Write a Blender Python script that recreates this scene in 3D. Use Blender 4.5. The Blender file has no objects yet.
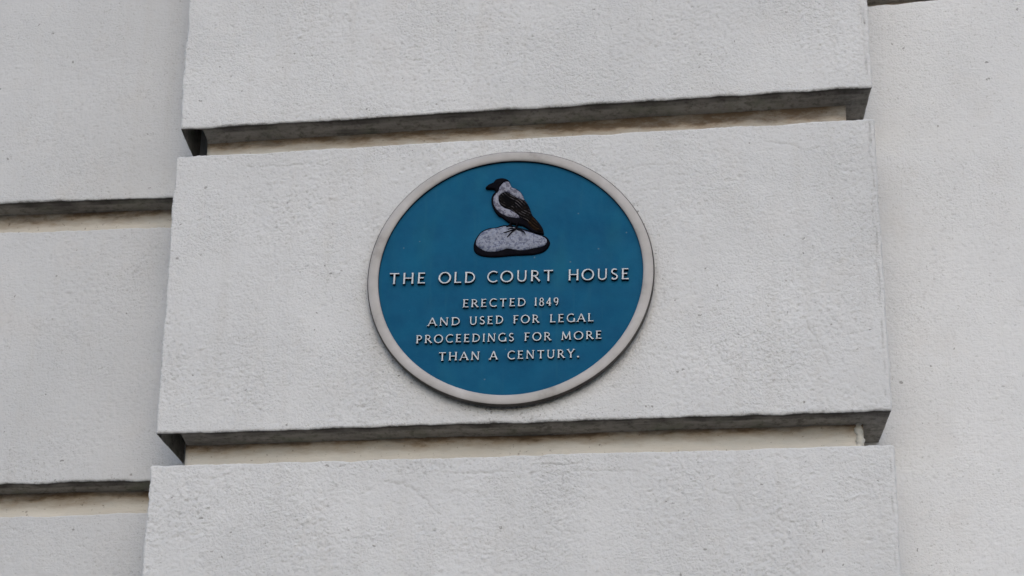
import bpy, math, random
import numpy as np
from mathutils import Vector, Matrix
sc = bpy.context.scene
COL = sc.collection
random.seed(7)

# ------------------------------------------------------------------ noise
_rng = np.random.RandomState(11)
_PERM = _rng.permutation(256); _PERM = np.concatenate([_PERM, _PERM])
_G = _rng.normal(size=(256, 3)); _G /= np.linalg.norm(_G, axis=1)[:, None]
def perlin(P, s, off=0.0):
    p = P / s + 100.0 + off
    i = np.floor(p).astype(np.int64); f = p - i; i &= 255
    u = f * f * f * (f * (f * 6 - 15) + 10)
    r = 0
    for dx in (0, 1):
        wx = u[:, 0] if dx else 1 - u[:, 0]
        for dy in (0, 1):
            wy = u[:, 1] if dy else 1 - u[:, 1]
            for dz in (0, 1):
                wz = u[:, 2] if dz else 1 - u[:, 2]
                h = _PERM[(_PERM[(_PERM[(i[:, 0] + dx) & 255] + i[:, 1] + dy) & 255] + i[:, 2] + dz) & 255]
                g = _G[h]
                d = g[:, 0] * (f[:, 0] - dx) + g[:, 1] * (f[:, 1] - dy) + g[:, 2] * (f[:, 2] - dz)
                r = r + wx * wy * wz * d
    return r * 1.6

# ------------------------------------------------------------------ object helpers
def tag(o, label=None, cat=None, group=None, kind=None):
    if label: o['label'] = label
    if cat: o['category'] = cat
    if group: o['group'] = group
    if kind: o['kind'] = kind
    return o

def empty(name, loc, rot=None):
    o = bpy.data.objects.new(name, None); COL.objects.link(o); o.location = loc
    o.empty_display_size = 0.1
    return o

def mesh_obj(name, V, F, mats, parent=None, fmat=None, smooth=True, origin=(0, 0, 0)):
    V = np.asarray(V, dtype=np.float32) - np.asarray(origin, dtype=np.float32)
    F = np.asarray(F, dtype=np.int32)
    me = bpy.data.meshes.new(name)
    n = F.shape[1]
    me.vertices.add(len(V)); me.vertices.foreach_set('co', V.ravel())
    me.loops.add(F.size); me.loops.foreach_set('vertex_index', F.ravel())
    me.polygons.add(len(F))
    me.polygons.foreach_set('loop_start', np.arange(0, F.size, n, dtype=np.int32))
    me.polygons.foreach_set('loop_total', np.full(len(F), n, dtype=np.int32))
    for m in mats: me.materials.append(m)
    if fmat is not None: me.polygons.foreach_set('material_index', np.asarray(fmat, dtype=np.int32))
    me.polygons.foreach_set('use_smooth', np.full(len(F), smooth))
    me.update(calc_edges=True); me.validate()
    o = bpy.data.objects.new(name, me); COL.objects.link(o)
    if parent: o.parent = parent
    return o

# ------------------------------------------------------------------ materials
def new_mat(name):
    m = bpy.data.materials.new(name); m.use_nodes = True
    nt = m.node_tree; b = nt.nodes['Principled BSDF']
    return m, nt, b
def N(nt, t, **kw):
    n = nt.nodes.new(t)
    for k, v in kw.items(): setattr(n, k, v)
    return n
def noise(nt, vec, scale, detail=4, rough=0.55):
    n = N(nt, 'ShaderNodeTexNoise'); n.inputs['Scale'].default_value = scale
    n.inputs['Detail'].default_value = detail; n.inputs['Roughness'].default_value = rough
    nt.links.new(vec, n.inputs['Vector']); return n.outputs['Fac']
def ramp(nt, fac, stops):
    r = N(nt, 'ShaderNodeValToRGB'); e = r.color_ramp.elements
    while len(e) > 1: e.remove(e[0])
    e[0].position = stops[0][0]; e[0].color = (*stops[0][1], 1)
    for p, c in stops[1:]:
        k = e.new(p); k.color = (*c, 1)
    nt.links.new(fac, r.inputs['Fac']); return r.outputs['Color']
def mix(nt, fac, a, b, mode='MIX'):
    m = N(nt, 'ShaderNodeMix', data_type='RGBA', blend_type=mode)
    for sock, v in ((m.inputs[0], fac), (m.inputs[6], a), (m.inputs[7], b)):
        if isinstance(v, (int, float)): sock.default_value = v
        elif isinstance(v, tuple): sock.default_value = (*v, 1)
        else: nt.links.new(v, sock)
    return m.outputs[2]
def mth(nt, op, a, b=0.0, clamp=False):
    m = N(nt, 'ShaderNodeMath', operation=op, use_clamp=clamp)
    for sock, v in ((m.inputs[0], a), (m.inputs[1], b)):
        if isinstance(v, (int, float)): sock.default_value = v
        else: nt.links.new(v, sock)
    return m.outputs[0]
def scaled(nt, vec, s, loc=(0, 0, 0)):
    m = N(nt, 'ShaderNodeMapping'); m.inputs['Scale'].default_value = s; m.inputs['Location'].default_value = loc
    nt.links.new(vec, m.inputs['Vector']); return m.outputs['Vector']
def bump(nt, b, h, strength, dist):
    n = N(nt, 'ShaderNodeBump'); n.inputs['Strength'].default_value = strength; n.inputs['Distance'].default_value = dist
    nt.links.new(h, n.inputs['Height']); nt.links.new(n.outputs['Normal'], b.inputs['Normal'])
def grey(v): return (v, v, v)

def paint_mat(name, c0, c1, speck=0.5, weave=0.0, bstr=0.5, streak=0.2):
    """white masonry paint: cloudy tone, small dark pits, faint rain streaks"""
    m, nt, b = new_mat(name)
    vec = N(nt, 'ShaderNodeTexCoord').outputs['Object']
    cl = noise(nt, vec, 3.2, 6, 0.6)
    col = ramp(nt, cl, [(0.3, c0), (0.72, c1)])
    st = noise(nt, scaled(nt, vec, (30, 30, 2.2)), 1.0, 4)
    col = mix(nt, mth(nt, 'MULTIPLY', ramp(nt, st, [(0.5, grey(0)), (0.75, grey(1))]), streak), col, (0.47, 0.46, 0.44))
    # blotches of thinner, warmer paint
    bl = ramp(nt, noise(nt, vec, 9, 5), [(0.55, grey(0)), (0.75, grey(1))])
    col = mix(nt, mth(nt, 'MULTIPLY', bl, 0.25), col, (0.56, 0.54, 0.52))
    # pits and flecks
    wn = N(nt, 'ShaderNodeTexNoise'); wn.inputs['Scale'].default_value = 110; wn.inputs['Detail'].default_value = 2; nt.links.new(vec, wn.inputs['Vector'])
    vm = N(nt, 'ShaderNodeVectorMath', operation='MULTIPLY_ADD'); nt.links.new(wn.outputs['Color'], vm.inputs[0]); vm.inputs[1].default_value = (.014, .014, .010); nt.links.new(vec, vm.inputs[2])
    wv = vm.outputs[0]
    v = N(nt, 'ShaderNodeTexVoronoi'); v.inputs['Scale'].default_value = 85; nt.links.new(wv, v.inputs['Vector'])
    sep = N(nt, 'ShaderNodeSeparateColor'); nt.links.new(v.outputs['Color'], sep.inputs[0])
    msk = ramp(nt, noise(nt, vec, 5.5, 3), [(0.42, grey(0)), (0.62, grey(1))])
    gd = N(nt, 'ShaderNodeAttribute', attribute_name='flecks').outputs['Fac']
    thr = mth(nt, 'ADD', mth(nt, 'ADD', mth(nt, 'MULTIPLY', msk, 0.07 * speck), 0.022 * speck), mth(nt, 'MULTIPLY', gd, 0.45))
    sel = mth(nt, 'LESS_THAN', sep.outputs[0], thr)
    dot = mth(nt, 'LESS_THAN', v.outputs['Distance'], mth(nt, 'ADD', mth(nt, 'MULTIPLY', sep.outputs[1], 0.20), 0.06))
    f = mth(nt, 'MULTIPLY', mth(nt, 'MULTIPLY', sel, dot), 0.6)
    col = mix(nt, f, col, (0.16, 0.16, 0.15))
    v2 = N(nt, 'ShaderNodeTexVoronoi'); v2.inputs['Scale'].default_value = 170; nt.links.new(wv, v2.inputs['Vector'])
    sep2 = N(nt, 'ShaderNodeSeparateColor'); nt.links.new(v2.outputs['Color'], sep2.inputs[0])
    sel2 = mth(nt, 'LESS_THAN', sep2.outputs[0], mth(nt, 'ADD', mth(nt, 'ADD', mth(nt, 'MULTIPLY', msk, 0.4 * speck), 0.05), mth(nt, 'MULTIPLY', gd, 0.8)))
    dot2 = mth(nt, 'LESS_THAN', v2.outputs['Distance'], 0.28)
    col = mix(nt, mth(nt, 'MULTIPLY', mth(nt, 'MULTIPLY', sel2, dot2), mth(nt, 'ADD', mth(nt, 'MULTIPLY', gd, 0.45), 0.32), True), col, (0.25, 0.25, 0.24))
    ga = N(nt, 'ShaderNodeAttribute', attribute_name='grime_pits')
    gn = noise(nt, vec, 120, 5, 0.7)
    gf = mth(nt, 'MULTIPLY', ga.outputs['Fac'], ramp(nt, gn, [(0.36, grey(0.15)), (0.62, grey(1))]), True)
    col = mix(nt, mth(nt, 'MULTIPLY', gf, 0.85), col, (0.13, 0.125, 0.115))
    nt.links.new(col, b.inputs['Base Color'])
    b.inputs['Roughness'].default_value = 0.62
    b.inputs['Specular IOR Level'].default_value = 0.3
    h = mth(nt, 'ADD', mth(nt, 'MULTIPLY', noise(nt, vec, 230, 2, 0.6), mth(nt, 'ADD', mth(nt, 'MULTIPLY', msk, 0.9), 0.5)), mth(nt, 'MULTIPLY', noise(nt, vec, 110, 4, 0.7), 0.9))
    if weave:
        w1 = noise(nt, scaled(nt, vec, (25, 25, 420)), 1.0, 3); w2 = noise(nt, scaled(nt, vec, (420, 25, 25)), 1.0, 3)
        h = mth(nt, 'ADD', h, mth(nt, 'MULTIPLY', mth(nt, 'ADD', w1, w2), weave))
    h = mth(nt, 'SUBTRACT', h, mth(nt, 'MULTIPLY', f, 1.2))
    bump(nt, b, h, bstr * 1.6, 0.0026)
    return m

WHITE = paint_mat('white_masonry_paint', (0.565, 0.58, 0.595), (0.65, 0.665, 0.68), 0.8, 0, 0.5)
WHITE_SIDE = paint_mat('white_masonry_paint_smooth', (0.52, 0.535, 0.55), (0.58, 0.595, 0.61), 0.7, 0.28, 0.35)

WHITE_BRIGHT = paint_mat('white_masonry_paint_lit', (0.63, 0.645, 0.66), (0.69, 0.705, 0.72), 0.6, 0.28, 0.4, 0.07)  # lighter copy, the light from the right painted into the right wall's colour

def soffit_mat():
    m, nt, b = new_mat('sooty_shaded_paint')  # grime, with some underside shade painted into the dark base colour
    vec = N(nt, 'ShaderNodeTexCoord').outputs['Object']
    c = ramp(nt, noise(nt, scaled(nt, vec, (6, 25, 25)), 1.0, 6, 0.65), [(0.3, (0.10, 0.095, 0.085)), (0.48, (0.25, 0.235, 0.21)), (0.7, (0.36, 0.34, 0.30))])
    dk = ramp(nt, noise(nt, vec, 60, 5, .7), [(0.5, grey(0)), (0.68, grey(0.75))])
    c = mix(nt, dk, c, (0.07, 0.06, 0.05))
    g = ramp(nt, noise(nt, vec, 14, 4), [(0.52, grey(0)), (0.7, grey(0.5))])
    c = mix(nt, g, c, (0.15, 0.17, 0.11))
    ga = N(nt, 'ShaderNodeAttribute', attribute_name='grime_pits').outputs['Fac']
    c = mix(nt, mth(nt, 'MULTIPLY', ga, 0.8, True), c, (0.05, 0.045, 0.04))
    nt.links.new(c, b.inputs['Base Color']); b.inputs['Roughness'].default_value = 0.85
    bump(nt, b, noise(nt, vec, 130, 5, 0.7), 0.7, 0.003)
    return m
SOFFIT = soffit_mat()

def joint_mat():
    """cream old paint in the recessed joints with rusty brown soaking in below each course"""
    m, nt, b = new_mat('stained_cream_joint')
    vec = N(nt, 'ShaderNodeTexCoord').outputs['Object']
    base = ramp(nt, noise(nt, scaled(nt, vec, (5, 5, 30)), 1.0, 5, 0.6), [(0.3, (0.54, 0.51, 0.45)), (0.7, (0.64, 0.615, 0.56))])
    at = N(nt, 'ShaderNodeAttribute', attribute_name='stain'); 
    n = noise(nt, scaled(nt, vec, (12, 12, 40)), 1.0, 6, 0.65)
    s = mth(nt, 'ADD', at.outputs['Fac'], mth(nt, 'MULTIPLY', mth(nt, 'SUBTRACT', n, 0.5), 1.5), True)
    c = mix(nt, ramp(nt, s, [(0.25, grey(0)), (0.95, grey(0.9))]), base, (0.27, 0.18, 0.10))
    c = mix(nt, ramp(nt, s, [(0.72, grey(0)), (1.0, grey(0.75))]), c, (0.10, 0.07, 0.045))
    pg = ramp(nt, noise(nt, scaled(nt, vec, (9, 9, 22)), 1.0, 6, .7), [(0.45, grey(0)), (0.68, grey(0.6))])
    c = mix(nt, pg, c, (0.50, 0.50, 0.47))
    fk = ramp(nt, noise(nt, vec, 110, 4, .7), [(0.62, grey(0)), (0.68, grey(0.6))])
    c = mix(nt, fk, c, (0.12, 0.09, 0.06))
    nt.links.new(c, b.inputs['Base Color']); b.inputs['Roughness'].default_value = 0.75
    bump(nt, b, noise(nt, scaled(nt, vec, (40, 40, 150)), 1.0, 5, 0.7), 0.5, 0.003)
    return m
JOINT = joint_mat()

def simple(name, stops, scale, rough, bscale=0, bs=0.0, bd=0.001, spec=0.4, stretch=None):
    m, nt, b = new_mat(name)
    vec = N(nt, 'ShaderNodeTexCoord').outputs['Object']
    if stretch: vec = scaled(nt, vec, stretch)
    nt.links.new(ramp(nt, noise(nt, vec, scale, 6, 0.62), stops), b.inputs['Base Color'])
    b.inputs['Roughness'].default_value = rough; b.inputs['Specular IOR Level'].default_value = spec
    if bscale: bump(nt, b, noise(nt, vec, bscale, 4, 0.6), bs, bd)
    return m
def blue_mat():
    m, nt, b = new_mat('blue_enamel_paint')
    vec = N(nt, 'ShaderNodeTexCoord').outputs['Object']
    c = ramp(nt, noise(nt, vec, 14, 6, 0.65), [(0.3, (0.003, 0.072, 0.160)), (0.7, (0.007, 0.104, 0.205))])
    v = N(nt, 'ShaderNodeTexVoronoi'); v.inputs['Scale'].default_value = 130; nt.links.new(vec, v.inputs['Vector'])
    sep = N(nt, 'ShaderNodeSeparateColor'); nt.links.new(v.outputs['Color'], sep.inputs[0])
    f = mth(nt, 'MULTIPLY', mth(nt, 'LESS_THAN', sep.outputs[0], 0.012), mth(nt, 'LESS_THAN', v.outputs['Distance'], 0.22))
    c = mix(nt, mth(nt, 'MULTIPLY', f, 0.3), c, (0.22, 0.30, 0.30))
    sm = ramp(nt, noise(nt, scaled(nt, vec, (16, 16, 6)), 1.0, 6), [(0.55, grey(0)), (0.8, grey(0.3))])
    c = mix(nt, sm, c, (0.02, 0.15, 0.20))
    run = ramp(nt, noise(nt, scaled(nt, vec, (70, 70, 5)), 1.0, 4), [(0.58, grey(0)), (0.8, grey(0.22))])
    c = mix(nt, run, c, (0.03, 0.14, 0.19))
    nt.links.new(c, b.inputs['Base Color'])
    nt.links.new(ramp(nt, noise(nt, vec, 30, 4), [(0.3, grey(0.40)), (0.7, grey(0.55))]), b.inputs['Roughness'])
    b.inputs['Specular IOR Level'].default_value = 0.04
    bump(nt, b, noise(nt, vec, 160, 4), 0.25, 0.0008)
    return m
BLUE = blue_mat()
RIM = simple('weathered_cream_enamel', [(0.28, (0.25, 0.24, 0.23)), (0.42, (0.37, 0.36, 0.355)), (0.6, (0.42, 0.41, 0.41)), (0.75, (0.48, 0.475, 0.48))], 16, 0.5, 120, 0.25, 0.001)
RIM_EDGE = simple('dirty_cast_edge', [(0.3, (0.03, 0.026, 0.022)), (0.55, (0.06, 0.054, 0.05)), (0.8, (0.13, 0.125, 0.12))], 16, 0.6, 90, 0.5, 0.001)
LIP_SHADE = simple('shadow_blue_enamel', [(0.3, (0.002, 0.008, 0.016)), (0.7, (0.004, 0.018, 0.034))], 40, 0.6, spec=.15)  # near-black blue paints shadow onto the letter sides and inner rim lip
LETTER = simple('pale_grey_enamel', [(0.3, (0.44, 0.47, 0.52)), (0.7, (0.64, 0.66, 0.69))], 60, 0.5, 250, 0.3, 0.0006)
BLACK = simple('black_enamel', [(0.3, (0.004, 0.004, 0.007)), (0.7, (0.009, 0.009, 0.012))], 40, 0.6, 200, 0.3, 0.0006, spec=.0)
WINGM = simple('brown_black_enamel', [(0.45, (0.005, 0.005, 0.006)), (0.6, (0.009, 0.008, 0.008)), (0.78, (0.03, 0.018, 0.012))], 70, 0.6, 200, 0.4, 0.0006, spec=.0)
TAILM = simple('dark_brown_enamel', [(0.40, (0.006, 0.005, 0.005)), (0.6, (0.02, 0.012, 0.007)), (0.78, (0.05, 0.028, 0.012))], 50, 0.6, 200, 0.3, 0.0006, spec=.0)
def feathered(m, c, lo):
    nt = m.node_tree; b = nt.nodes['Principled BSDF']; old = b.inputs['Base Color'].links[0].from_socket
    a = N(nt, 'ShaderNodeAttribute', attribute_name='barb').outputs['Fac']
    vec = N(nt, 'ShaderNodeTexCoord').outputs['Object']
    gate = ramp(nt, noise(nt, vec, 75, 3), [(0.45, grey(0)), (0.6, grey(1))])
    f = mth(nt, 'MULTIPLY', ramp(nt, a, [(lo, grey(0)), (min(1, lo + .12), grey(1))]), gate)
    nt.links.new(mix(nt, mth(nt, 'MULTIPLY', f, 0.85), old, c), b.inputs['Base Color'])
feathered(WINGM, (0.13, 0.12, 0.13), 0.86); feathered(TAILM, (0.05, 0.032, 0.02), 0.84)
def speckled(name, c, dark, sc_, thr):
    m, nt, b = new_mat(name)
    vec = N(nt, 'ShaderNodeTexCoord').outputs['Object']
    base = ramp(nt, noise(nt, vec, 55, 4), [(0.3, tuple(x * .78 for x in c)), (0.7, c)])
    f = ramp(nt, noise(nt, vec, sc_, 3, 0.7), [(thr, grey(1)), (thr + 0.06, grey(0))])
    nt.links.new(mix(nt, mth(nt, 'MULTIPLY', f, 0.8), base, dark), b.inputs['Base Color'])
    b.inputs['Roughness'].default_value = 0.5
    bump(nt, b, noise(nt, vec, 200, 4), 0.5, 0.0008)
    return m
GREYBIRD = speckled('speckled_grey_enamel', (0.22, 0.235, 0.31), (0.015, 0.015, 0.05), 130, 0.44)
ROCKM = speckled('speckled_stone_enamel', (0.215, 0.245, 0.33), (0.04, 0.055, 0.12), 150, 0.43)
BEADM = simple('lumpy_white_filler', [(0.3, (0.50, 0.49, 0.44)), (0.7, (0.66, 0.66, 0.63))], 40, 0.7, 150, 0.6, 0.003)
GROUND = simple('worn_paving', [(0.3, (0.07, 0.068, 0.064)), (0.7, (0.12, 0.117, 0.11))], 1.3, 0.9, 60, 0.5, 0.004)
CRACKM = simple('crack_dirt', [(0.3, (0.05, 0.05, 0.048)), (0.7, (0.12, 0.115, 0.11))], 60, 0.9)

# ------------------------------------------------------------------ rough rendered slabs
def lines(a, b, fine, fs, cs, r):
    """grid lines from a to b: step fs inside the range fine, cs outside, extra lines at the rounded ends"""
    out = [a, b]
    for e, s in ((a, 1), (b, -1)):
        inside = fine[0] - .02 <= e <= fine[1] + .02
        for k in (0.2, 0.45, 0.75, 1.0) if inside else (0.5, 1.0): out.append(e + s * r * k)
    lo, hi = a + r, b - r
    f0, f1 = max(lo, fine[0]), min(hi, fine[1])
    if f1 > f0:
        out += list(np.linspace(f0, f1, max(2, int((f1 - f0) / fs))))
        if f0 > lo: out += list(np.linspace(lo, f0, max(2, int((f0 - lo) / cs) + 1)))
        if f1 < hi: out += list(np.linspace(f1, hi, max(2, int((hi - f1) / cs) + 1)))
    else: out += list(np.linspace(lo, hi, max(2, int((hi - lo) / cs))))
    out = np.unique(np.round(out, 5)); return out

def in_view(P):
    return np.ones(len(P))

def slab(name, corners, Yf, Yb, mats, parent, origin, inset=(0, 0), rough=1.0, shade_hollow=(), pitdark=.45, seam=False, casting=None, fine_x=(-1.75, 0.62), fine_z=(3.38, 4.9),
         step=0.0020, r=0.0042, zback=0.0, cracks=(), pits=0, seed=0, edge=0.0025):
    """a rendered slab: corners = BL, BR, TR, TL (x, z) on the front plane; sides may lean inwards to the back"""
    BL, BR, TR, TL = [np.array(c, float) for c in corners]
    W = BR[0] - BL[0]; Hh = TL[1] - BL[1]; D = Yb - Yf
    xs = lines(BL[0], BR[0], fine_x, step, 0.05, r); zs = lines(BL[1], TL[1], fine_z, step, 0.05, r)
    ds = np.unique(np.round(np.concatenate([[0, .2 * r, .45 * r, .75 * r, r], np.linspace(r, D, max(3, int(D / 0.006)))]), 5))
    us = (xs - BL[0]) / W; vs = (zs - BL[1]) / Hh; nd = len(ds)
    nx, nz = len(us), len(vs)
    V = []; F = []; M = []; base = 0
    idx = {}
    # vertices of the shell addressed by (i, j, k)
    I, J, K = [], [], []
    lut_front = np.arange(nx * nz).reshape(nz, nx)
    jj, ii = np.mgrid[0:nz, 0:nx]
    I.append(ii.ravel()); J.append(jj.ravel()); K.append(np.zeros(nx * nz, int)); cnt = nx * nz
    # perimeter loop of the front, pulled back through the depth layers
    per = [(i, 0) for i in range(nx)] + [(nx - 1, j) for j in range(1, nz)] + [(i, nz - 1) for i in range(nx - 2, -1, -1)] + [(0, j) for j in range(nz - 2, 0, -1)]
    per = np.array(per); npz = len(per)
    rings = [lut_front[per[:, 1], per[:, 0]]]
    for k in range(1, nd):
        I.append(per[:, 0]); J.append(per[:, 1]); K.append(np.full(npz, k)); rings.append(np.arange(cnt, cnt + npz)); cnt += npz
    I = np.concatenate(I); J = np.concatenate(J); K = np.concatenate(K)
    bx = us[I] * W; bz = vs[J] * Hh; bd = ds[K]
    p = np.stack([bx, bd, bz], 1)
    q = np.stack([np.clip(bx, r, W - r), np.maximum(bd, r), np.clip(bz, r, Hh - r)], 1)
    d = p - q; L = np.linalg.norm(d, axis=1); nrm = d / np.maximum(L, 1e-9)[:, None]
    p = q + nrm * np.minimum(L, r)[:, None]
    p = np.where((L > 1e-9)[:, None], p, q)
    u = p[:, 0] / W; v = p[:, 2] / Hh; t = p[:, 1] / D
    bot = BL[None] * (1 - u[:, None]) + BR[None] * u[:, None]; top = TL[None] * (1 - u[:, None]) + TR[None] * u[:, None]
    xz = bot * (1 - v[:, None]) + top * v[:, None]
    x = xz[:, 0] + t * ((1 - u) * inset[0] - u * inset[1]); z = xz[:, 1] + t * zback
    P = np.stack([x, Yf + p[:, 1], z], 1)
    # rendering texture
    S = np.array([seed * 1.7, 0, seed * .9])
    Q = P + S
    mk = np.clip(perlin(Q, 0.16) * .9 + 0.7, 0.35, 1.1)
    n1 = perlin(Q, 0.0098); n2 = perlin(Q, 0.0055, 7); n3 = perlin(Q, 0.03, 3); n4 = perlin(Q, 0.22, 5)
    Qa = Q @ np.array([[.92, 0, .38], [0, 1, 0], [-.38, 0, .92]]); Qa[:, 0] *= 0.33
    tr = perlin(Qa, 0.007, 9)
    n5 = perlin(Q, 0.0072, 21)
    h = rough * (mk * (0.0004 * n1 + 0.00085 * n2 - 0.0013 * np.maximum(-n5 - .24, 0) + 0.0003 * np.maximum(tr - .15, 0) * 2) + 0.0003 * n3) + 0.0020 * n4
    dist_edge = np.minimum.reduce([bx, W - bx, bz, Hh - bz])
    front = (K == 0)
    rs = np.random.RandomState(50 + seed)
    if pits or cracks:
        G = np.stack([P[:nx * nz, 0].reshape(nz, nx), P[:nx * nz, 2].reshape(nz, nx)], 2)
        hf = np.zeros((nz, nx)); cg = np.zeros((nz, nx)); X0 = xs; Z0 = zs
        def window(cx, cz, R):
            a = np.searchsorted(X0, cx - R); b2 = np.searchsorted(X0, cx + R); c = np.searchsorted(Z0, cz - R); e = np.searchsorted(Z0, cz + R)
            return slice(c, e), slice(a, b2)
        for _ in range(pits):
            cx = rs.uniform(max(BL[0], fine_x[0]), min(BR[0], fine_x[1])); cz = rs.uniform(max(BL[1], fine_z[0]), min(TL[1], fine_z[1]))
            R = rs.uniform(.0018, .0045); dp = rs.choice([-1, -1, 1]) * rs.uniform(.0006, .0016)
            w = window(cx, cz, 3 * R); g = G[w]
            if g.size: hf[w] += dp * np.exp(-(((g[..., 0] - cx) / (R * rs.uniform(.8, 1.8))) ** 2 + ((g[..., 1] - cz) / R) ** 2))
        for (pts, wd, dp) in cracks:
            pts = [np.array(a) for a in pts]; fine = [pts[0]]
            for a, b2 in zip(pts[:-1], pts[1:]):
                k_ = max(1, int(np.linalg.norm(b2 - a) / .007))
                for q_ in range(1, k_ + 1): fine.append(a + (b2 - a) * q_ / k_ + rs.normal(0, .0013, 2))
            pts = fine
            for a, b2 in zip(pts[:-1], pts[1:]):
                L_ = np.linalg.norm(b2 - a)
                c = (a + b2) / 2; w = window(c[0], c[1], L_ / 2 + .02); g = G[w]
                if not g.size: continue
                tt = np.clip(((g - a) @ (b2 - a)) / L_ ** 2, 0, 1)
                dd = np.linalg.norm(g - (a + tt[..., None] * (b2 - a)), axis=2)
                jit = .6 + .8 * rs.rand()
                if dp > 0: cg[w] = np.maximum(cg[w], (.05 + .4 * rs.rand()) * np.exp(-(dd / .0014) ** 2))
                hf[w] = np.minimum(hf[w], -dp * .65 * jit * np.exp(-(dd / wd) ** 2)) if dp > 0 else np.maximum(hf[w], -dp * .65 * jit * np.exp(-(dd / wd) ** 2))
        h[:nx * nz] += (hf * np.clip((dist_edge[:nx * nz].reshape(nz, nx)) / .006, 0, 1)).ravel()
    dirn = np.stack([nrm[:, 0], nrm[:, 1], nrm[:, 2]], 1)
    dirn[L < 1e-9] = (0, -1, 0)
    P = P + dirn * h[:, None]
    # hollows added behind the arris at the left soffit ends, to make them fall dark
    for (ha, hb, hd) in shade_hollow:
        sm = lambda t: np.clip(t, 0, 1) ** 2 * (3 - 2 * np.clip(t, 0, 1))
        on = (K > 0) & (P[:, 2] < BL[1] + .03 + 0 * P[:, 0]) & (J == 0)
        P[:, 2] += on * hd * sm((P[:, 0] - ha - inset[0] * bd / D) / .003) * sm((hb - P[:, 0]) / .004) * sm((bd - .007) / .008)
    # ragged arrises
    e = np.exp(-dist_edge / 0.010) * np.exp(-bd / 0.02)
    Qe = np.stack([Q[:, 0], np.zeros(len(Q)), Q[:, 2]], 1)
    side_x = np.sign(bx - W / 2) * (np.minimum(bx, W - bx) <= np.minimum(bz, Hh - bz)); side_z = np.sign(bz - Hh / 2) * (np.minimum(bz, Hh - bz) < np.minimum(bx, W - bx))
    w = edge * (perlin(Qe, .06, 2) * 1.0 + .28 * perlin(Qe, .014, 4) - .25 * np.maximum(perlin(Qe, .035, 6), 0) * 3)
    P[:, 0] += side_x * e * w; P[:, 2] += side_z * e * w
    f = []
    a = lut_front
    f.append(np.stack([a[:-1, :-1], a[:-1, 1:], a[1:, 1:], a[1:, :-1]], -1).reshape(-1, 4))
    fm = [np.zeros(len(f[0]), int)]
    for k in range(nd - 1):
        A = rings[k]; B = rings[k + 1]
        An = np.roll(A, -1); Bn = np.roll(B, -1)
        f.append(np.stack([A, B, Bn, An], -1))
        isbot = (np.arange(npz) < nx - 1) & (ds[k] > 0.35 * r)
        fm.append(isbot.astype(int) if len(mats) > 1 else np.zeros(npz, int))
    o = mesh_obj(name, P, np.concatenate(f), mats, parent, np.concatenate(fm), True, origin)
    # darker in the pits; dirt sits along the lower arris, in the crack beside the right arris, round the casting
    g = pitdark * np.clip((-n5 - .28) * 2.2, 0, 1) * mk
    if pits or cracks: g[:nx * nz] += cg.ravel()
    low = np.clip(perlin(Qe, .07, 31) * 1.6 + .35, 0, 1)
    g = g + (J == 0) * (.5 + .5 * low) * np.exp(-((bd - .0035) / .0028) ** 2)
    g = g + (.9 * low + .15) * np.exp(-(bz / .0045) ** 2) * (bd < .02)
    if seam:
        gate = np.clip(perlin(Qe, .05, 33) * 4 + .1, 0, 1)
        g = g + .65 * gate * np.exp(-((W - bx - .009 - .0015 * perlin(Qe, .03, 35)) / .0013) ** 2) * (bz > .03)
    fl = .8 * np.exp(-bz / .022) * low * np.clip(perlin(Qe, .12, 37) * 2 + .5, 0, 1)
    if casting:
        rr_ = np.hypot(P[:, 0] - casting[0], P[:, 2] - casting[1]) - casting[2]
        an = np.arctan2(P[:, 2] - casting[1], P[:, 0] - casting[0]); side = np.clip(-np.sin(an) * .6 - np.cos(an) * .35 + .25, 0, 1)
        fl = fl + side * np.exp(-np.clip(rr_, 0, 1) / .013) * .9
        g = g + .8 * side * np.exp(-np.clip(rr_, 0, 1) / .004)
    for nm, a_ in (('grime_pits', g), ('flecks', fl)):
        at = o.data.attributes.new(nm, 'FLOAT', 'POINT'); at.data.foreach_set('value', np.clip(a_, 0, 1.2).astype(np.float32))
    return o

BO = (-0.5, 4.6, 0.0)
bld = empty('courthouse_building', BO)
tag(bld, 'white painted stucco courthouse front with a projecting banded pier and recessed joints', 'building')

YF, YN, YW = 4.600, 4.655, 4.735

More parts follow.
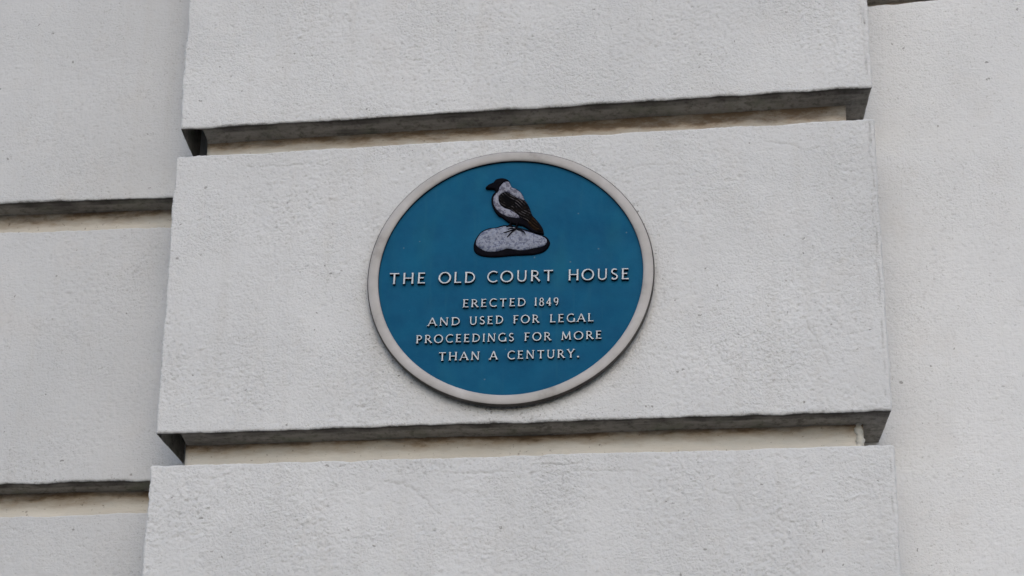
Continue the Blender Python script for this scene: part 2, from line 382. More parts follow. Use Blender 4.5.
def core(name, x0, x1, z0, z1, Yf, Yb, mat, parent, bands):
    """the recessed body behind the blocks; bands = (z_top, drop) of each joint carrying the stain"""
    xs = np.concatenate([np.linspace(x0, x1, int((x1 - x0) / .008) + 2)]); 
    zz = [z0, z1]
    for zt, zb in bands: zz += list(np.linspace(zb - .02, zt + .04, 40))
    zs = np.unique(np.round(zz, 5)); nx, nz = len(xs), len(zs)
    X, Z = np.meshgrid(xs, zs); Y = np.full(X.shape, Yf)
    P = np.stack([X.ravel(), Y.ravel(), Z.ravel()], 1)
    P[:, 1] += .0011 * perlin(P, .03) + .0025 * perlin(P, .2) + .0006 * perlin(P * np.array([.4, 1, 1]), .008)
    a = np.arange(nx * nz).reshape(nz, nx)
    F = [np.stack([a[:-1, :-1], a[:-1, 1:], a[1:, 1:], a[1:, :-1]], -1).reshape(-1, 4)]
    per = np.concatenate([a[0, :], a[1:, -1], a[-1, -2::-1], a[-2:0:-1, 0]])
    back = P[per].copy(); back[:, 1] = Yb; B = np.arange(len(P), len(P) + len(per))
    P = np.concatenate([P, back]); F.append(np.stack([per, B, np.roll(B, -1), np.roll(per, -1)], -1))
    o = mesh_obj(name, P, np.concatenate(F), [mat], parent, None, True, BO)
    st = np.zeros(len(P), np.float32)
    for zt, zb in bands:
        zloc = zt
        t = np.clip(1.08 - (zloc - P[:, 2]) / .036, 0, 1.2) * (np.abs(P[:, 2] - (zt + zb) / 2) < .09)
        st = np.maximum(st, t)
    at = o.data.attributes.new('stain', 'FLOAT', 'POINT'); at.data.foreach_set('value', st.astype(np.float32))
    return o

# --- the pier: recessed core with projecting blocks
pier = core('pier', -1.147, 0.1435, 2.9, 5.5, YN, 4.90, JOINT, bld, [(4.405, 4.345), (3.732, 3.664)])
def pc(*pts): return [tuple(p) for p in pts]
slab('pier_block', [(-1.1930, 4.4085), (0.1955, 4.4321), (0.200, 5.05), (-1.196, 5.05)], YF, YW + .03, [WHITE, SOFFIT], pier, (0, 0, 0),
     inset=(.010, .024), zback=-.014, shade_hollow=((-1.1912, -1.146, .14),), seed=1, seam=True, pits=260, rough=1.0,
     cracks=[(pc((0.183, 4.62), (0.182, 4.575), (0.184, 4.54), (0.183, 4.47)), .0016, .0022)])
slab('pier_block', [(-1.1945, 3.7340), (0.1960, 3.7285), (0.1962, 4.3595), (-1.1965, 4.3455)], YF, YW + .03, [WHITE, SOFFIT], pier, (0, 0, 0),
     inset=(.026, .026), zback=-.004, shade_hollow=((-1.1905, -1.146, .14),), seed=2, seam=True, casting=(-.5146, 4.0357, .2755), pits=420, rough=1.05,
     cracks=[(pc((0.184, 4.35), (0.183, 4.31), (0.185, 4.27)), .0016, .0022), (pc((0.184, 4.18), (0.183, 4.12), (0.184, 4.05), (.183, 3.95)), .0014, .0012),
             (pc((-0.305, 4.264), (-0.262, 4.276), (-0.225, 4.277), (-.18, 4.274)), .0014, .0013),
             (pc((0.04, 3.93), (0.062, 3.885), (0.072, 3.86), (0.085, 3.83)), .0016, .0016),
             (pc((-0.02, 4.32), (0.03, 4.31), (.06, 4.295), (.085, 4.30), (.10, 4.275)), .0018, .0018),
             (pc((-.845, 3.875), (-.82, 3.868), (-.80, 3.87)), .0015, .0014),
             (pc((-1.05, 4.318), (-.99, 4.312), (-.93, 4.316), (-.88, 4.309)), .0016, .0013),
             (pc((-1.01, 3.79), (-.99, 3.772)), .0014, .0018)])
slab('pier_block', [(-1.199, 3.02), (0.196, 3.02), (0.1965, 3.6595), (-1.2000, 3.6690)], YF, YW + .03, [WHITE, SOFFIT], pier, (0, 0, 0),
     inset=(.02, .02), seed=3, seam=True, pits=330, rough=1.2,
     cracks=[(pc((-.75, 3.62), (-.715, 3.615), (-.69, 3.60), (-.66, 3.565), (-.645, 3.55)), .0022, .0018),
             (pc((-.47, 3.645), (-.42, 3.642), (-.37, 3.643)), .0015, .0018), (pc((-.40, 3.628), (-.33, 3.626), (-.27, 3.622)), .0016, .0016),
             (pc((-.64, 3.634), (-.57, 3.629), (-.52, 3.633)), .0016, .0014),
             (pc((.11, 3.60), (.15, 3.585), (.165, 3.55), (.17, 3.51)), .0022, -.0018),
             (pc((.05, 3.56), (.09, 3.55), (.13, 3.56)), .002, -.0015), (pc((-.14, 3.58), (-.10, 3.565), (-.09, 3.54)), .002, .0015)])
# lumpy filler bead at the right end of the lower joint
zs = np.linspace(3.655, 3.728, 34); V = []; F = []
for i, z in enumerate(zs):
    for k in range(14):
        a = 2 * math.pi * k / 14
        rr = .0065 + .0016 * math.sin(z * 310) + .001 * math.sin(z * 720 + a * 2)
        V.append((0.1355 + .0015 * math.sin(z * 150) + rr * 1.05 * math.cos(a), YN - .001 + rr * math.sin(a), z))
for i in range(len(zs) - 1):
    for k in range(14):
        F.append((i * 14 + k, i * 14 + (k + 1) % 14, (i + 1) * 14 + (k + 1) % 14, (i + 1) * 14 + k))
mesh_obj('filler_bead', V, F, [BEADM], pier, None, True, BO)

# --- left wall, a little behind the pier
lw = core('side_wall', -3.4, -1.10, 2.9, 5.5, YW + .05, 4.99, JOINT, bld, [(4.328, 4.262), (3.698, 3.631)])
kw = dict(pitdark=.22, fine_x=(-1.70, -1.14), step=.0024)
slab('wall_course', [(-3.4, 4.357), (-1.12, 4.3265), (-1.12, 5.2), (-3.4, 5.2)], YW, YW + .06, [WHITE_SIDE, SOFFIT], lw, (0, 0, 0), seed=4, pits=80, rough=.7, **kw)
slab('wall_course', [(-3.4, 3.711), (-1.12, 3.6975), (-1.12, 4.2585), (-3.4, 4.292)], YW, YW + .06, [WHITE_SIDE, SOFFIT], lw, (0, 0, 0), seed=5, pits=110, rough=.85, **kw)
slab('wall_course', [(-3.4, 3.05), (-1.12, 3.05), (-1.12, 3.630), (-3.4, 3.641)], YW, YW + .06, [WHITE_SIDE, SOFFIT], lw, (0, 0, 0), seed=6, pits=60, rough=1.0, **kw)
# --- right wall
rw = core('side_wall', 0.05, 3.0, 2.9, 5.5, YW + .05, 4.99, JOINT, bld, [(4.76, 4.71)])
kw = dict(pitdark=.22, fine_x=(0.10, 0.60), step=.0024)
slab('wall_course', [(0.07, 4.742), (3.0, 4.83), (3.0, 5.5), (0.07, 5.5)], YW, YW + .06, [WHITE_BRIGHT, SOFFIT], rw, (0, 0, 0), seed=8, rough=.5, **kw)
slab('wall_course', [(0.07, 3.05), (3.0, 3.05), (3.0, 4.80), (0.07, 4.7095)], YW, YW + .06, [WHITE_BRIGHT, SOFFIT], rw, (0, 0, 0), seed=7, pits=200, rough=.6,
     cracks=[], **kw)
# --- plain lower storey carrying it all
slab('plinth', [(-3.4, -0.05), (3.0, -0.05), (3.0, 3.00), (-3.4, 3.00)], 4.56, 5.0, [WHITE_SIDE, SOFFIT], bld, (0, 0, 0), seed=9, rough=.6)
for o in bpy.data.objects:
    if o.name.startswith(('pier_block', 'wall_course', 'plinth')) and o.type == 'MESH':
        o.data.transform(Matrix.Translation(-Vector(BO)))

# ------------------------------------------------------------------ the plaque
PT = .019                                   # thickness of the casting
PO = Vector((-0.5146, YF, 4.0357))
PO.x -= .002
plq = empty('wall_plaque', PO); plq.scale = (1.008, 1, 1)
tag(plq, 'round blue plaque with cream rim, raised lettering and a crow, fixed to the white wall', 'plaque')
def lathe(name, prof, mats, fm, parent, seg=256):
    V = []; F = []; M = []
    n = len(prof)
    for k in range(seg):
        a = 2 * math.pi * k / seg
        wob = 1 + .0010 * math.sin(3 * a + .6) + .0006 * math.sin(7 * a)
        for (r, y) in prof: V.append((r * wob * math.cos(a), y, r * wob * math.sin(a)))
    for k in range(seg):
        for i in range(n - 1):
            a = k * n + i; b = ((k + 1) % seg) * n + i
            F.append((a, b, b + 1, a + 1)); M.append(fm[i])
    return mesh_obj(name, V, F, mats, parent, M, True)
# profile runs from the inner lip over the face and round the outer edge to the wall
RI, RO = .2540, .2760
prof = [(RI, -PT + .0085), (RI + .0004, -PT + .002), (RI + .0018, -PT + .0004), (RI + .006, -PT - .0006), ((RI + RO) / 2, -PT - .0008),
        (RO - .006, -PT - .0003), (RO - .0022, -PT + .0006), (RO - .0005, -PT + .0022), (RO, -PT + .005), (RO - .0003, -.0085), (RO - .0035, -.0070), (RO - .004, .004)]
fm = [2, 0, 0, 0, 0, 0, 1, 1, 1, 1, 1]
lathe('rim', prof, [RIM, RIM_EDGE, LIP_SHADE], fm, plq)
# blue field
V = [(0, -PT + .0065, 0)]; F = []; seg = 128; rings = 60
rr = np.linspace(0, RI + .002, rings + 1)[1:]
ang = np.arange(seg) * 2 * math.pi / seg
R_, A_ = np.meshgrid(rr, ang, indexing='ij')
P = np.stack([R_ * np.cos(A_), np.full(R_.shape, -PT + .0065), R_ * np.sin(A_)], -1).reshape(-1, 3)
P[:, 1] += .0006 * perlin(P, .06) + .0002 * perlin(P, .012)
idx = np.arange(len(P)).reshape(rings, seg)
nxt = np.roll(idx, -1, axis=1)
Q4 = np.stack([idx[:-1], idx[1:], nxt[1:], nxt[:-1]], -1).reshape(-1, 4)
c = len(P); P = np.concatenate([P, [[0, -PT + .0065, 0]]])
cap = np.array([(c, idx[0, k], nxt[0, k], nxt[0, k]) for k in range(seg)])
# close the centre with quads over pairs of spokes
cap = np.array([(c, idx[0, k], idx[0, (k + 1) % seg], idx[0, (k + 2) % seg]) for k in range(0, seg, 2)])
mesh_obj('blue_field', P, np.concatenate([Q4, cap]), [BLUE], plq, None, True)
YB = -PT + .0065

# ---- lettering: hand-cut capitals drawn as tapering strokes
def arc(cx, cy, rx, ry, a0, a1, n=14):
    return [(cx + rx * math.cos(math.radians(a0 + (a1 - a0) * i / n)), cy + ry * math.sin(math.radians(a0 + (a1 - a0) * i / n))) for i in range(n + 1)]
# glyph: (width, [(stroke points, weight, serif code)])   serif: b = at first point, e = at last point
TK, TN = .165, .115
GL = {
 'A': (.86, [([(.04, 0), (.42, 1.0)], TN, 'b'), ([(.42, 1.0), (.82, 0)], TK, 'e'), ([(.19, .34), (.66, .34)], TN, '')]),
 'C': (.82, [(arc(.50, .5, .42, .48, 48, 312, 22), .14, 'v')]),
 'D': (.84, [([(.13, 0), (.13, 1)], TK, 'be'), ([(.13, .95)] + arc(.34, .5, .44, .45, 88, -88, 18) + [(.13, .05)], .14, '')]),
 'E': (.64, [([(.13, 0), (.13, 1)], TK, 'be'), ([(.13, .95), (.56, .95)], TN, 'v'), ([(.13, .52), (.48, .52)], TN, 'v'), ([(.13, .05), (.60, .05)], TN, 'v')]),
 'F': (.60, [([(.13, 0), (.13, 1)], TK, 'be'), ([(.13, .95), (.56, .95)], TN, 'v'), ([(.13, .50), (.47, .50)], TN, 'v')]),
 'G': (.86, [(arc(.50, .5, .42, .48, 50, 335, 22), .14, ''), ([(.82, .06), (.82, .44)], .14, 'e')]),
 'H': (.88, [([(.13, 0), (.13, 1)], TK, 'be'), ([(.75, 0), (.75, 1)], TK, 'be'), ([(.13, .52), (.75, .52)], TN, '')]),
 'I': (.28, [([(.14, 0), (.14, 1)], TK, 'be')]),
 'L': (.62, [([(.13, 0), (.13, 1)], TK, 'be'), ([(.13, .05), (.60, .05)], TN, 'v')]),
 'M': (1.06, [([(.13, 0), (.18, 1)], TN, 'b'), ([(.18, 1), (.53, .12)], TK, ''), ([(.53, .12), (.88, 1)], TN, ''), ([(.88, 1), (.93, 0)], TK, 'e')]),
 'N': (.90, [([(.13, 0), (.13, 1)], TN, 'b'), ([(.13, 1), (.77, .0)], TK, ''), ([(.77, 0), (.77, 1)], TN, 'e')]),
 'O': (.98, [(arc(.49, .5, .43, .48, 0, 360, 36), .145, 'o')]),
 'P': (.66, [([(.13, 0), (.13, 1)], TK, 'be'), ([(.13, .95)] + arc(.32, .70, .26, .25, 90, -90, 14) + [(.13, .45)], .13, '')]),
 'R': (.76, [([(.13, 0), (.13, 1)], TK, 'be'), ([(.13, .95)] + arc(.32, .72, .25, .23, 90, -90, 14) + [(.13, .49)], .13, ''), ([(.34, .49), (.72, .0)], TK, 'e')]),
 'S': (.60, [(arc(.31, .74, .21, .22, 40, 200, 12) + [(.20, .56), (.40, .46)] + arc(.30, .26, .22, .23, 20, -150, 12), .145, 'v')]),
 'T': (.78, [([(.39, 0), (.39, .97)], TK, 'b'), ([(.04, .95), (.74, .95)], TN, 'w')]),
 'U': (.86, [([(.14, 1), (.14, .38)] + arc(.43, .34, .29, .32, 180, 360, 14) + [(.72, 1)], .145, 'be')]),
 'Y': (.78, [([(.39, 0), (.39, .46)], TK, 'b'), ([(.39, .46), (.06, 1)], TK, 'e'), ([(.39, .46), (.72, 1)], TN, 'e')]),
 '.': (.26, [([(.04, .10), (.22, .10)], .22, '')]),
 '1': (.34, [([(.18, 0), (.18, 1)], TK, 'be')]),
 '8': (.60, [(arc(.30, .75, .19, .21, 0, 360, 24), .13, 'o'), (arc(.30, .27, .23, .26, 0, 360, 24), .14, 'o')]),
 '4': (.66, [([(.44, 0), (.44, 1)], TK, 'b'), ([(.44, 1), (.05, .30)], TN, ''), ([(.05, .30), (.62, .30)], TN, '')]),
 '9': (.60, [(arc(.30, .68, .22, .28, 0, 360, 24), .135, 'o'), (arc(.18, .56, .35, .55, 15, -70, 12), .135, '')]),
}
def stroke_mesh(pts, w, closed, h, z, V, Fs, Ms):
    """a bevelled ribbon; pts 2-D in metres, w = list of widths, h relief height, z tiny lift"""
    n = len(pts); P = [np.array(p) for p in pts]
    sec = [(-.60, -.0012 / h), (-.53, .55), (-.48, .82), (-.36, 1.0), (.36, 1.0), (.48, .82), (.53, .55), (.60, -.0012 / h)]
    b0 = len(V)
    for i in range(n):
        if closed: t = P[(i + 1) % n] - P[i - 1]
        else: t = P[min(i + 1, n - 1)] - P[max(i - 1, 0)]
        t = t / (np.linalg.norm(t) + 1e-12); nn = np.array([-t[1], t[0]])
        for (s, hh) in sec:
            p = P[i] + nn * s * w[i]
            V.append((p[0], YB - (h * hh + (z if hh > 0 else 0)), p[1]))
    m = len(sec); cnt = n if closed else n - 1
    for i in range(cnt):
        a = b0 + i * m; b = b0 + ((i + 1) % n) * m
        for k in range(m - 1):
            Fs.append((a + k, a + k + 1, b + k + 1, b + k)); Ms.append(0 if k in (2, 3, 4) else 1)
    if not closed:
        for a in (b0, b0 + (n - 1) * m):
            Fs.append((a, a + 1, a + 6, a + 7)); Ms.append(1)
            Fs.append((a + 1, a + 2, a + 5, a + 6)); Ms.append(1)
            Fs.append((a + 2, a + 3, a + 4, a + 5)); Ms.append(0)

def resample(pts, step):
    out = [pts[0]]
    for a, b in zip(pts[:-1], pts[1:]):
        L = math.dist(a, b); k = max(1, int(L / step))
        for i in range(1, k + 1): out.append((a[0] + (b[0] - a[0]) * i / k, a[1] + (b[1] - a[1]) * i / k))
    return out

def word(V, Fs, Ms, text, x0, y0, x1, y1, cap, h, serif, wt):
    """fit the word between its measured ends on its own baseline"""
    sp = .22 if not serif else .27
    nat = sum(GL[c][0] for c in text) + sp * (len(text) - 1)
    L = math.hypot(x1 - x0, y1 - y0); sx = L / nat; ex = ((x1 - x0) / L, (y1 - y0) / L)
    ey = (-ex[1], ex[0]); cur = 0; lift = 0
    for ch in text:
        gw, strokes = GL[ch]
        jx, jy = random.uniform(-.015, .015), random.uniform(-.012, .012)
        def T(p): 
            X = (cur + p[0] + jx) * sx; Yy = (p[1] + jy) * cap
            return (x0 + ex[0] * X + ey[0] * Yy, y0 + ex[1] * X + ey[1] * Yy)
        for (pts, w, code) in strokes:
            closed = 'o' in code
            pp = pts[:-1] if closed else resample(pts, .06)
            n = len(pp); ww = []
            for i, p in enumerate(pp):
                k = 1.0
                d0 = math.dist(p, pp[0]); d1 = math.dist(p, pp[-1])
                if closed:                                   # stress: thicker sides, thinner top and bottom
                    cx = sum(a[0] for a in pp) / n; cy = sum(a[1] for a in pp) / n
                    k = .82 + .36 * abs(p[0] - cx) / (math.dist(p, (cx, cy)) + 1e-9)
                fl = .5 if serif else .32
                if 'b' in code or 'v' in code: k += fl * math.exp(-d0 / .07) * (1 if 'v' not in code else (.0 if d0 < 1e-9 and p[0] < .2 else .0))
                if 'e' in code or 'v' in code or 'w' in code: k += fl * math.exp(-d1 / .07)
                if 'w' in code: k += fl * math.exp(-d0 / .07)
                ww.append(w * k * wt * cap)
            lift += 1
            stroke_mesh([T(p) for p in pp], ww, closed, h, .00011 * (lift % 5), V, Fs, Ms)
            if serif:
                for flag, end, nb in (('b', pts[0], pts[1]), ('e', pts[-1], pts[-2])):
                    if flag in code and 'v' not in code:
                        sl = .12
                        lift += 1
                        yy = .035 if end[1] < .5 else .965
                        q = resample([(end[0] - sl, yy), (end[0] + sl, yy)], .1)
                        stroke_mesh([T(p) for p in q], [.085 * wt * cap] * len(q), False, h * .96, .00011 * (lift % 5), V, Fs, Ms)
        cur += gw + sp

LINES = [
 (.0236, .0064, False, .92, [('THE', -0.2334, -0.0092, -0.1626, -0.0112), ('OLD', -0.1373, -0.0120, -0.0670, -0.0137), ('COURT', -0.0444, -0.0142, 0.0830, -0.0165), ('HOUSE', 0.1107, -0.0171, 0.2277, -0.0197)]),
 (.0170, .0056, True, .96, [('ERECTED', -0.0926, -0.0658, 0.0290, -0.0684), ('1849', 0.0440, -0.0688, 0.0916, -0.0698)]),
 (.0170, .0056, True, .96, [('AND', -0.1584, -0.1029, -0.0961, -0.1038), ('USED', -0.0794, -0.1037, -0.0135, -0.1044), ('FOR', 0.0044, -0.1046, 0.0548, -0.1053), ('LEGAL', 0.0737, -0.1055, 0.1587, -0.1068)]),
 (.0170, .0056, True, .96, [('PROCEEDINGS', -0.1801, -0.1391, 0.0078, -0.1422), ('FOR', 0.0260, -0.1425, 0.0773, -0.1434), ('MORE', 0.0954, -0.1436, 0.1735, -0.1444)]),
 (.0174, .0056, True, .96, [('THAN', -0.1366, -0.1778, -0.0569, -0.1790), ('A', -0.0395, -0.1794, -0.0233, -0.1798), ('CENTURY.', -0.0059, -0.1801, 0.1313, -0.1820)]),
]
for cap_, h_, ser, wt, ws in LINES:
    for (t, a, b_, c_, d_) in ws:
        V, Fs, Ms = [], [], []
        if ser: a, c_ = a + .0028, c_ + .0012
        word(V, Fs, Ms, t, a, b_, c_, d_, cap_, h_, ser, wt)
        o = mesh_obj('raised_word', V, Fs, [LETTER, LIP_SHADE], plq, Ms, False)
        o['label'] = 'raised pale grey letters reading ' + t.strip('.')

# ---- crow and rock in low relief
def smooth_poly(pts, k=5):
    P = np.array(pts); n = len(P); out = []
    for i in range(n):
        a, b, c, d = P[i - 1], P[i], P[(i + 1) % n], P[(i + 2) % n]
        for j in range(k):
            t = j / k
            out.append(.5 * (2 * b + (c - a) * t + (2 * a - 5 * b + 4 * c - d) * t * t + (3 * b - a - 3 * c + d) * t ** 3))
    return np.array(out)
def p3(pos): return np.stack([pos[:, 0], np.zeros(len(pos)), pos[:, 1]], 1)
def feathers(pos, d):
    a = math.radians(-40); u = pos[:, 0] * math.cos(a) + pos[:, 1] * math.sin(a); v = -pos[:, 0] * math.sin(a) + pos[:, 1] * math.cos(a)
    return -.0006 * np.abs(np.sin(v * 620 + .8 * np.sin(u * 150))) + .0003 * perlin(p3(pos), .006)
def relief(name, pts, base, height, roll, mats, parent, fn=None, step=.0008):
    poly = smooth_poly(pts); n = len(poly)
    x0, z0 = poly.min(0) - step; x1, z1 = poly.max(0) + step
    xs = np.arange(x0, x1 + step, step); zs = np.arange(z0, z1 + step, step)
    X, Z = np.meshgrid(xs, zs); G = np.stack([X.ravel(), Z.ravel()], 1)
    best = np.full(len(G), 9.0); near = np.zeros_like(G); inside = np.zeros(len(G), bool)
    for i in range(n):
        a, b = poly[i], poly[(i + 1) % n]; ab = b - a
        t = np.clip(((G - a) @ ab) / (ab @ ab + 1e-14), 0, 1); c = a + t[:, None] * ab
        d = np.linalg.norm(G - c, axis=1); m = d < best; best[m] = d[m]; near[m] = c[m]
        cond = ((a[1] > G[:, 1]) != (b[1] > G[:, 1]))
        with np.errstate(divide='ignore', invalid='ignore'):
            xi = (b[0] - a[0]) * (G[:, 1] - a[1]) / (b[1] - a[1]) + a[0]
        inside ^= cond & (G[:, 0] < xi)
    pos = np.where(inside[:, None], G, near); d = np.where(inside, best, 0)
    t = np.clip(d / roll, 0, 1); hh = base + height * np.sqrt(1 - (1 - t) ** 2)
    if fn is not None: hh = hh + fn(pos, d) * np.clip(d / .0015, 0, 1)
    nx, nz = len(xs), len(zs); a = np.arange(nx * nz).reshape(nz, nx); ins = inside.reshape(nz, nx)
    keep = ins[:-1, :-1] & ins[:-1, 1:] & ins[1:, 1:] & ins[1:, :-1]
    keep = (ins[:-1, :-1].astype(int) + ins[:-1, 1:] + ins[1:, 1:] + ins[1:, :-1]) >= 1
    F = np.stack([a[:-1, :-1], a[:-1, 1:], a[1:, 1:], a[1:, :-1]], -1)[keep]
    P = np.stack([pos[:, 0], YB - hh, pos[:, 1]], 1)
    # skirt: boundary vertices also dropped to the field below
    edges = {}
    for f in F:
        for k in range(4):
            e = (f[k], f[(k + 1) % 4]); edges[e] = 1
    sk = [(u, v) for (u, v) in edges if (v, u) not in edges]
    ring = {}; extra = []
    for e in sk:
        for u in e:
            if u not in ring: ring[u] = len(P) + len(extra); extra.append((P[u][0], YB + .001, P[u][2]))
    F = np.concatenate([F, np.array([(v, u, ring[u], ring[v]) for u, v in sk])])
    P = np.concatenate([P, np.array(extra)])
    used = np.unique(F); rem = np.zeros(len(P), int); rem[used] = np.arange(len(used))
    o = mesh_obj(name, P[used], rem[F], mats, parent, None, True)
    if fn is feathers:
        a_ = math.radians(-40); u_ = P[used][:, 0] * math.cos(a_) + P[used][:, 2] * math.sin(a_); v_ = -P[used][:, 0] * math.sin(a_) + P[used][:, 2] * math.cos(a_)
        at = o.data.attributes.new('barb', 'FLOAT', 'POINT'); at.data.foreach_set('value', np.abs(np.sin(v_ * 620 + .8 * np.sin(u_ * 150))).astype(np.float32))
    return o

BODY = [(-0.052, 0.1956), (-0.0447, 0.2036), (-0.0365, 0.207), (-0.0309, 0.2138), (-0.0195, 0.2158), (-0.0096, 0.2127), (-0.0046, 0.2072), (-0.0012, 0.1958), (0.0086, 0.1906), (0.0185, 0.1808), (0.0243, 0.1666), (0.0301, 0.157), (0.0351, 0.1456), (0.04, 0.1306), (0.0466, 0.1217), (0.0548, 0.1103), (0.0605, 0.099), (0.0622, 0.0879), (0.0549, 0.0891), (0.0435, 0.0915), (0.0346, 0.0984), (0.0256, 0.1062), (0.0159, 0.1103), (0.0029, 0.1128), (-0.0086, 0.1189), (-0.0184, 0.1286), (-0.0266, 0.1338), (-0.0349, 0.1472), (-0.0392, 0.1604), (-0.0398, 0.1716), (-0.037, 0.1808), (-0.0322, 0.1862), (-0.0355, 0.1919), (-0.0445, 0.1928)]
HEAD = [(-0.0511, 0.1961), (-0.0447, 0.2027), (-0.0365, 0.2066), (-0.0309, 0.2132), (-0.0194, 0.2151), (-0.0099, 0.2122), (-0.0071, 0.2077), (-0.0144, 0.2068), (-0.0201, 0.2024), (-0.0249, 0.1951), (-0.0265, 0.1868), (-0.0314, 0.1852), (-0.0347, 0.1919), (-0.0437, 0.1933)]
GREYP = [(-0.0071, 0.207), (-0.0144, 0.2062), (-0.0196, 0.2018), (-0.0244, 0.1942), (-0.0265, 0.1859), (-0.0329, 0.1787), (-0.0361, 0.1714), (-0.0359, 0.1602), (-0.0317, 0.1489), (-0.0234, 0.1383), (-0.0136, 0.1313), (-0.0005, 0.1261), (0.0157, 0.1244), (0.0091, 0.1358), (-0.0039, 0.1438), (-0.0138, 0.148), (-0.022, 0.1558), (-0.0254, 0.1672), (-0.0239, 0.1764), (-0.0174, 0.1821), (-0.0093, 0.1831), (0.0022, 0.1751), (0.0137, 0.1671), (0.0244, 0.1628), (0.0218, 0.1723), (0.0169, 0.1809), (0.0086, 0.1888), (-0.0004, 0.1939), (-0.0046, 0.2035)]
WING = [(-0.0251, 0.1672), (-0.0236, 0.1764), (-0.0174, 0.1813), (-0.0093, 0.1822), (0.0023, 0.1742), (0.0137, 0.1662), (0.0268, 0.1599), (0.0318, 0.1495), (0.0384, 0.1343), (0.0400, 0.1240), (0.0340, 0.1150), (0.0250, 0.1190), (0.0157, 0.1281), (0.0059, 0.1359), (-0.004, 0.1447), (-0.0138, 0.1489), (-0.022, 0.1568)]
TAIL = [(0.0400, 0.1270), (0.0483, 0.1150), (0.0564, 0.1002), (0.0600, 0.0912), (0.0484, 0.094), (0.0386, 0.1019), (0.0321, 0.1132), (0.0345, 0.1200)]
ROCKB = [(-0.0735, 0.0669), (-0.0713, 0.0796), (-0.065, 0.0921), (-0.0571, 0.1009), (-0.0441, 0.1068), (-0.0295, 0.1079), (-0.0166, 0.1119), (-0.0003, 0.1102), (0.0159, 0.1048), (0.0322, 0.0985), (0.0484, 0.0904), (0.0646, 0.0841), (0.0719, 0.0764), (0.0743, 0.0672), (0.0696, 0.0564), (0.0599, 0.0487), (0.0455, 0.0448), (0.0245, 0.044), (0.0036, 0.0441), (-0.0126, 0.043), (-0.0319, 0.0421), (-0.0481, 0.0437), (-0.0627, 0.0481), (-0.0709, 0.0558)]
ROCK = [(-0.0688, 0.074), (-0.0657, 0.0848), (-0.0602, 0.0937), (-0.0522, 0.0998), (-0.0409, 0.1038), (-0.0279, 0.1051), (-0.0149, 0.1081), (-0.0019, 0.1075), (0.0127, 0.1022), (0.0306, 0.0949), (0.0484, 0.0876), (0.063, 0.0805), (0.0687, 0.0729), (0.0655, 0.0639), (0.0583, 0.0597), (0.0422, 0.0568), (0.0293, 0.0538), (0.0164, 0.0535), (0.005, 0.0560), (-0.0079, 0.0588), (-0.0192, 0.0552), (-0.0321, 0.053), (-0.0466, 0.0537), (-0.058, 0.0597), (-0.0662, 0.0665)]
rockb = relief('rock', ROCKB, .0012, .0030, .004, [BLACK], plq)
relief('stone_face', ROCK, .0040, .0026, .010, [ROCKM], rockb, lambda p, d: .0007 * perlin(p3(p), .009) + .0005 * perlin(p3(p), .004))
crow = relief('crow', BODY, .0042, .0022, .003, [BLACK], plq)
relief('plumage', GREYP, .0060, .0018, .005, [GREYBIRD], crow, lambda p, d: .0005 * perlin(p3(p), .005))
relief('head', HEAD, .0060, .0022, .004, [BLACK], crow, lambda p, d: .0003 * perlin(p3(p), .004))
relief('wing', WING, .0066, .0026, .006, [WINGM], crow, feathers)
relief('tail', TAIL, .0064, .0018, .005, [TAILM], crow, feathers)
# eye: a small raised bead
V, F = [], []
for i in range(5):
    for k in range(10):
        rr_ = .0013 * math.cos(i * math.pi / 8); V.append((-.0275 + rr_ * math.cos(k * math.pi / 5), YB - .0080 - .0010 * math.sin(i * math.pi / 8), .2040 + rr_ * math.sin(k * math.pi / 5)))
for i in range(4):
    for k in range(10): F.append((i * 10 + k, i * 10 + (k + 1) % 10, i * 10 + 10 + (k + 1) % 10, i * 10 + 10 + k))
mesh_obj('eye', V, F, [BLACK], crow, None, True)
LEGS = [[[(-0.0004, 0.1194), (-0.0036, 0.1083)], [(-.0036, .1083), (-.0100, .1060)], [(-.0036, .1083), (.0030, .1050)]],
        [[(0.0142, 0.1187), (0.0094, 0.1069), (0.0087, 0.0996)], [(0.0079, 0.0997), (-0.0003, 0.1019), (-0.0067, 0.0994)], [(0.0079, 0.0997), (-0.0034, 0.0956), (-0.0147, 0.0925)],
         [(0.0079, 0.0987), (-0.0002, 0.0918), (-0.0074, 0.0829)], [(0.0095, 0.0996), (0.0192, 0.0964), (0.0249, 0.0924), (0.0271, 0.0868)]]]
rockb.location.x = .0018; crow.location.x = .0018
for leg in LEGS:
    V, Fs, Ms = [], [], []
    for i, s in enumerate(leg):
        pp = resample(s, .002); n = len(pp)
        ww = [.0030 * (1.15 if i == 0 else 1.0 - .45 * k / max(1, n - 1)) for k in range(n)]
        stroke_mesh(pp, ww, False, .0078, .0002 * i, V, Fs, Ms)
    mesh_obj('leg', V, Fs, [BLACK, BLACK], crow, Ms, False)

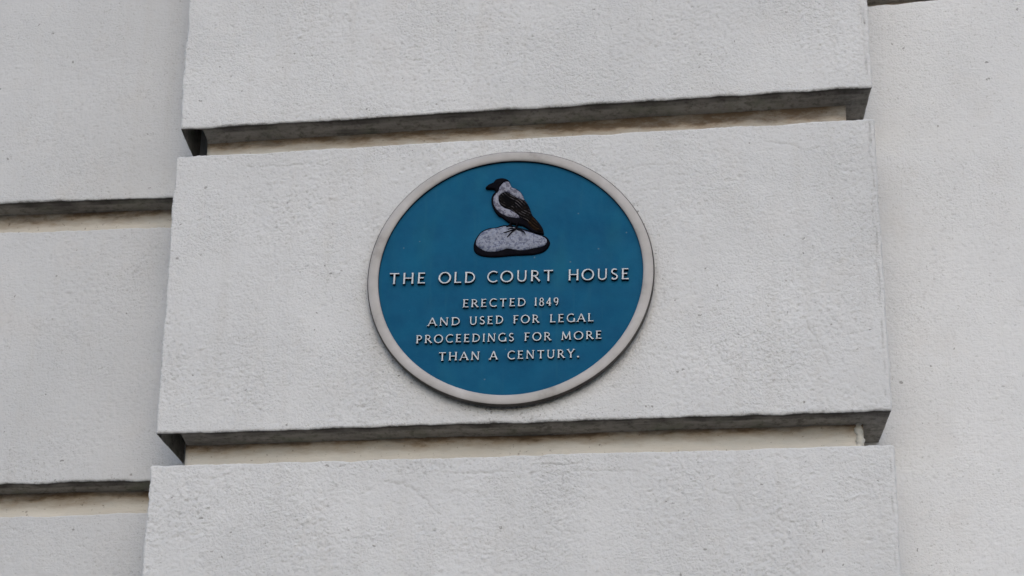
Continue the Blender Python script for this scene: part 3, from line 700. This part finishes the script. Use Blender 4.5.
# ------------------------------------------------------------------ ground, light, camera
g = mesh_obj('pavement', [(-400, -400, 0), (400, -400, 0), (400, 400, 0), (-400, 400, 0)], [(0, 1, 2, 3)], [GROUND], None, None, False)
tag(g, kind='structure')

SUN_EL, SUN_AZ = 34, 9                      # degrees: height, and swing to the right of the wall's outward normal
d = Vector((math.sin(math.radians(SUN_AZ)) * math.cos(math.radians(SUN_EL)), -math.cos(math.radians(SUN_AZ)) * math.cos(math.radians(SUN_EL)), math.sin(math.radians(SUN_EL))))
L = bpy.data.lights.new('sun', 'SUN'); L.energy = 0.5; L.angle = math.radians(100); L.color = (1.0, .99, .975)
lo = bpy.data.objects.new('sun', L); COL.objects.link(lo); lo.rotation_euler = d.to_track_quat('Z', 'Y').to_euler(); lo.location = (3, -3, 8)
w = bpy.data.worlds.new('World'); sc.world = w; w.use_nodes = True
nt = w.node_tree; bg = nt.nodes['Background']
sky = nt.nodes.new('ShaderNodeTexSky'); sky.sky_type = 'NISHITA'; sky.sun_disc = False
sky.sun_elevation = math.radians(SUN_EL); sky.sun_rotation = math.atan2(d.x, d.y)
sky.dust_density = 1.9; sky.air_density = 1.0; sky.ozone_density = 1.0
nt.links.new(sky.outputs[0], bg.inputs[0]); bg.inputs[1].default_value = 0.13

cam = bpy.data.cameras.new('camera'); co = bpy.data.objects.new('camera', cam); COL.objects.link(co); sc.camera = co
cam.sensor_width = 36; cam.lens = 95.251; cam.clip_start = .05; cam.clip_end = 2000
p, y, r = math.radians(27.56994), math.radians(-6.38058), math.radians(.65727)
fwd = Vector((math.sin(y) * math.cos(p), math.cos(y) * math.cos(p), math.sin(p))); right = Vector((math.cos(y), -math.sin(y), 0)); up = right.cross(fwd)
r2 = math.cos(r) * right + math.sin(r) * up; u2 = -math.sin(r) * right + math.cos(r) * up
Mx = Matrix((r2, u2, -fwd)).transposed().to_4x4(); Mx.translation = (0, 0, 1.6); co.matrix_world = Mx

vs = sc.view_settings; vs.view_transform = 'Standard'; vs.look = 'None'; vs.gamma = 1; vs.exposure = 0.26
sc.render.engine = 'CYCLES'; sc.cycles.use_denoising = True
sc.render.resolution_x = 1024; sc.render.resolution_y = 576
